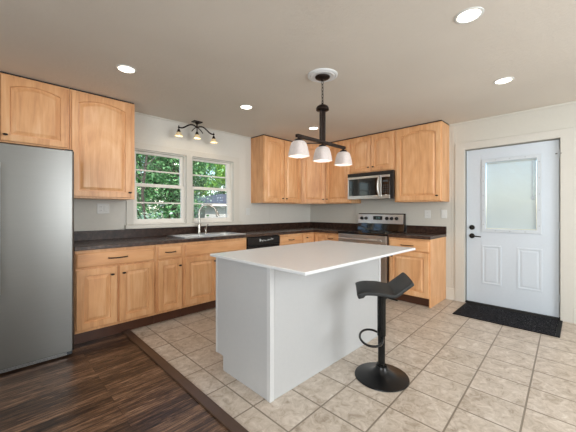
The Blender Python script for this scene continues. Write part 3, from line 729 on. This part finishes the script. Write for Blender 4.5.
# ------------------------------------------------------------------ lights on the ceiling
DL = [(-3.727, -1.128, 'round recessed light above the sink counter, nearest the refrigerator'), (-2.445, -1.112, 'round recessed light in front of the window, behind the pendant rod on its left'),
      (-1.212, -1.10, 'small round recessed light near the corner, seen beside the pendant stem'), (-2.455, -3.388, 'largest round recessed light at the top right of the photo'),
      (-1.184, -3.37, 'round recessed light nearest the entry door'), (-3.72, -3.38, 'round recessed light overhead, above the viewpoint')]
first = None
for x, y, lab in DL:
    if first is None:
        t = thing('recessed_light', lab, 'ceiling light', (x, y, CE), 0, 'recessed ceiling lights'); first = t
        MB().lathe((0, 0, 0), [(.080, -.0004), (.078, -.004), (.066, -.006), (.063, -.003), (.063, -.0004)], 36, False, False).done('trim_ring', 'plate', t, smooth=True)
        MB().lathe((0, 0, 0), [(.0625, -.0008), (.061, -.0035), (.0005, -.0038)], 32).done('lens', 'lens', t)
    else:
        t = copy_tree(first); t.location = (x, y, CE); t['label'] = lab
    lamp('downlight', 'AREA', (x, y, CE-.012), (0, 0, 0), 3.8, (1, .93, .85), shape='DISK', size=.13)

# pendant
PX, PY = -2.455, -2.243
p = thing('pendant_light', 'three-light dark bronze pendant hanging over the island', 'pendant light', (PX, PY, CE))
MB().lathe((0, 0, 0), [(.134, -.0004), (.134, -.007), (.120, -.013), (.112, -.009), (.100, -.016), (.086, -.012), (.076, -.012)], 40, True, True).done('ceiling_medallion', 'medallion', p, smooth=True)
MB().lathe((0, 0, 0), [(.066, -.0165), (.064, -.024), (.045, -.036), (.014, -.042), (.010, -.052)], 32).done('canopy', 'bronze', p, smooth=True)
m = MB(); z = -.052; k = 0
while z > -.235:
    P = []
    for i in range(12):
        a = 2*PI*i/12; u = .0085*math.cos(a); v = .019*math.sin(a)
        P.append((u if k % 2 else 0, 0 if k % 2 else u, z-.016+v))
    m.tube(P, .0026, 6, closed=True); z -= .0295; k += 1
m.done('chain', 'bronze', p, smooth=True)
MB().lathe((0, 0, 0), [(.007, -.248), (.010, -.262), (.030, -.268), (.050, -.281), (.0575, -.298), (.058, -.312), (.052, -.316)], 32).done('stem_cap', 'bronze', p, smooth=True)
for dx in (-.026, 0, .026): MB().cyl((dx, 0, -.585), .0115 if dx else .0075, .2685, 14).done('stem', 'bronze', p, smooth=True)
MB().box(-.338, .345, -.015, .015, -.611, -.5855).done('crossbar', 'bronze', p, bevel=.003)
for i, dx in enumerate((-.312, 0, .325)):
    h = MB().lathe((dx, 0, 0), [(.011, -.6123), (.011, -.620), (.028, -.624), (.036, -.634), (.034, -.640)], 20).done('shade_holder', 'bronze', p, smooth=True)
    L = []
    def sq(r, z, n=40, e=3.2):
        return [(dx+r*math.copysign(abs(math.cos(2*PI*q/n))**(2/e), math.cos(2*PI*q/n)), r*math.copysign(abs(math.sin(2*PI*q/n))**(2/e), math.sin(2*PI*q/n)), z) for q in range(n)]
    outer = [(.030, -.6405), (.047, -.644), (.058, -.660), (.066, -.692), (.0715, -.73), (.075, -.766)]
    L = [sq(r, z, e=2+1.6*k/5) for k, (r, z) in enumerate(outer)] + [sq(r-.004, z+.001, e=2+1.6*(5-k)/5) for k, (r, z) in enumerate(reversed(outer))]
    MB().loops(L, False, False).done('glass_shade', 'shade', p, smooth=True)
    MB().lathe((dx, 0, 0), [(.012, -.6412), (.014, -.66), (.028, -.69), (.030, -.71), (.018, -.735), (.0008, -.738)], 16).done('bulb', 'bulb', p, smooth=True)
    lamp('pendant_bulb', 'POINT', (PX+dx, PY, CE-.755), (0, 0, 0), .5, (1, .86, .72), shadow_soft_size=.03)

# three-arm ceiling spot bar over the sink
TX, TY = -2.572, -.185
p = thing('ceiling_light_bar', 'dark bronze three-light fixture with wavy arms in front of the window wall', 'ceiling light', (TX, TY, CE))
MB().prism([(-.062, -.045), (.062, -.045), (.062, .045), (-.062, .045)], -.014, -.0005).lathe((0, 0, 0), [(.032, -.0145), (.022, -.03), (.010, -.04), (.010, -.09)], 20).done('canopy', 'bronze', p, bevel=.004)
for sg in (-1, 1):
    P = [(sg*(.005+.258*u), 0, -.078+.028*math.sin(PI*1.75*u)-.028*u) for u in [k/16 for k in range(17)]]
    MB().tube(P, .010, 8, rads=[.010]*16+[.013]).done('arm', 'bronze', p, smooth=True)
    P = [(sg*(.012+.07*u), -.012*u, -.085-.065*u**1.5) for u in [k/6 for k in range(7)]]
    MB().tube(P, .006, 6).done('scroll', 'bronze', p, smooth=True)
for dx, z0 in ((-.256, -.105), (0, -.0905), (.256, -.105)):
    h = MB().lathe((dx, 0, z0), [(.006, -.001), (.006, -.045), (.014, -.05), (.019, -.07), (.026, -.084), (.022, -.086)], 16).done('lamp_holder', 'bronze', p, smooth=True)
    pr = [(.020, -.0865), (.030, -.092), (.034, -.104), (.040, -.124), (.050, -.138), (.047, -.138), (.037, -.124), (.030, -.104), (.024, -.093)]
    MB().lathe((dx, 0, z0), pr, 24, False, False).done('glass_shade', 'shade_amber', p, smooth=True)
    MB().lathe((dx, 0, z0), [(.010, -.0875), (.016, -.105), (.013, -.122), (.001, -.126)], 12).done('bulb', 'bulb', p, smooth=True)
    lamp('spot_bulb', 'POINT', (TX+dx, TY, CE+z0-.136), (0, 0, 0), .35, (1, .84, .66), shadow_soft_size=.02)

# ------------------------------------------------------------------ outdoors
struct(MB().box(-14, 22, .16, 34, -.8, -.6).done('ground', 'soil'), 'lawn outside the window', 'ground')
def tree(label, x, y, crown, mat, nleaf, trunk_r=.14, leaf=.12, seed=0, holes=.0):
    rnd = random.Random(seed); t = thing('tree', label, 'tree', (x, y, -.6), 0, 'trees outside the window')
    zc = crown[0][2] if crown else 2
    tops = [Vector((0, 0, -.05)), Vector((.05, .04, 1.0)), Vector((-.04, .1, 2.2)), Vector((.1, .05, 3.6))]
    m = MB().tube(tops, .1, 10, rads=[trunk_r*1.25, trunk_r, trunk_r*.9, trunk_r*.5])
    for k in range(5):
        a = rnd.uniform(0, 2*PI); z = rnd.uniform(1.4, 3); m.tube([(0, .05, z), (.5*math.cos(a), .5*math.sin(a), z+.5), (1.1*math.cos(a), 1.1*math.sin(a), z+.8)], .03, 6, rads=[trunk_r*.4, trunk_r*.28, trunk_r*.12])
    m.done('trunk', 'bark', t, smooth=True)
    m = MB(); vol = sum(c[3]*c[4]*c[5] for c in crown)
    for (cx, cy, cz, rx, ry, rz) in crown:
        # leaves sit in clumps so the crown has depth and gaps
        nc = max(6, int(nleaf*rx*ry*rz/vol/42))
        for q in range(nc):
            d = Vector((rnd.gauss(0, 1), rnd.gauss(0, 1), rnd.gauss(0, 1))).normalized()*rnd.uniform(.35, 1)**.5
            o = Vector((cx+d.x*rx, cy+d.y*ry, cz+d.z*rz)); cr = rnd.uniform(.22, .5)
            for _ in range(55):
                e = Vector((rnd.gauss(0, .5), rnd.gauss(0, .5), rnd.gauss(0, .42)))*cr; c = o+e
                if c.z < .1: continue
                n = (e.normalized()*.6+Vector((rnd.gauss(0, .6), rnd.gauss(0, .6), rnd.gauss(0, .6)+.5))).normalized()
                a = n.cross(Vector((rnd.random(), rnd.random(), rnd.random()-.5))).normalized(); b = n.cross(a); L = leaf*rnd.uniform(.4, 1.05)
                vs = [m.bm.verts.new(c+v) for v in (a*L*.5, b*L*.3+n*L*.08, -a*L*.5, -b*L*.3+n*L*.08)]
                m.bm.faces.new(vs)
    m.done('foliage', mat, t)
    return t
tree('leafy green tree with a dark trunk filling the left window', -.38, 5.4, [(-.1, 0, 3.5, 1.5, 1.1, 1.35), (-.7, .1, 2.1, .9, .8, .7), (.2, 0, 2.1, .5, .6, .4)], 'leaf_a', 9000, .17, .15, 1)
tree('bright yellow-green tree at the top of the right window', 5.0, 14.2, [(0, 0, 4.6, 2.4, 1.6, 1.7), (-1.9, -.2, 3.8, 1.2, 1.2, 1.2)], 'leaf_b', 9000, .16, .2, 2)
tree('low pale-leaved shrub at the bottom of the left window', -2.35, 2.3, [(0, 0, 1.35, .30, .28, .42)], 'leaf_c', 700, .03, .09, 3)
tree('dense green tree standing farther back behind the left window', -.9, 9.4, [(0, 0, 3.6, 1.9, 1.5, 2.4), (-1.8, 0, 2.4, 1.2, 1.2, 1.8)], 'leaf_a', 10000, .2, .19, 4)
tree('small pale-leaved tree left of the shed roof', .80, 6.6, [(.0, 0, 2.25, .42, .4, .42)], 'leaf_c', 900, .05, .11, 6)
tree('broad green tree farthest away between the two windows', 1.2, 19.0, [(0, 0, 3.6, 2.0, 1.6, 3.0), (-2.2, 1, 4.2, 2.0, 1.6, 3.0)], 'leaf_a', 12000, .22, .24, 7)
tree('tall dark tree at the far right behind the shed', 9.6, 15.5, [(0, 0, 4.4, 2.4, 1.8, 2.8), (-2.0, 2, 4.6, 2.6, 1.4, 3.0)], 'leaf_a', 11000, .2, .24, 5)
# shed with hipped roof
sh = thing('shed', 'grey shed with blue-grey hipped roof seen through the right window', 'shed', (1.95, 7.6, -.6))
m = MB().box(0, 5, 0, 4, 0, 2.1)
m.done('wall', 'shed_wall', sh)
ov = .3; ez = 2.1005; hz = 2.73; a = 2.3
v = [(-ov, -ov, ez), (5+ov, -ov, ez), (5+ov, 4+ov, ez), (-ov, 4+ov, ez)]
m = MB(); L0 = v; L1 = [(x, y, z+.05) for x, y, z in v]; ridge = [(2.0, 2.0, hz), (3.0, 2.0, hz), (3.0, 2.01, hz), (2.0, 2.01, hz)]
m.loops([L0, L1, ridge]).done('roof', 'shed_roof', sh)
MB().cells([-ov-.02, -ov, 5+ov, 5+ov+.02], [-ov-.02, -ov, 4+ov, 4+ov+.02], [ez-.05, ez+.055], lambda i, j, k: not (i == 1 and j == 1)).done('fascia', 'white_fascia', sh)
MB().box(1.1, 1.9, -.03, -.002, .9, 1.7).done('window', 'black_gloss', sh)
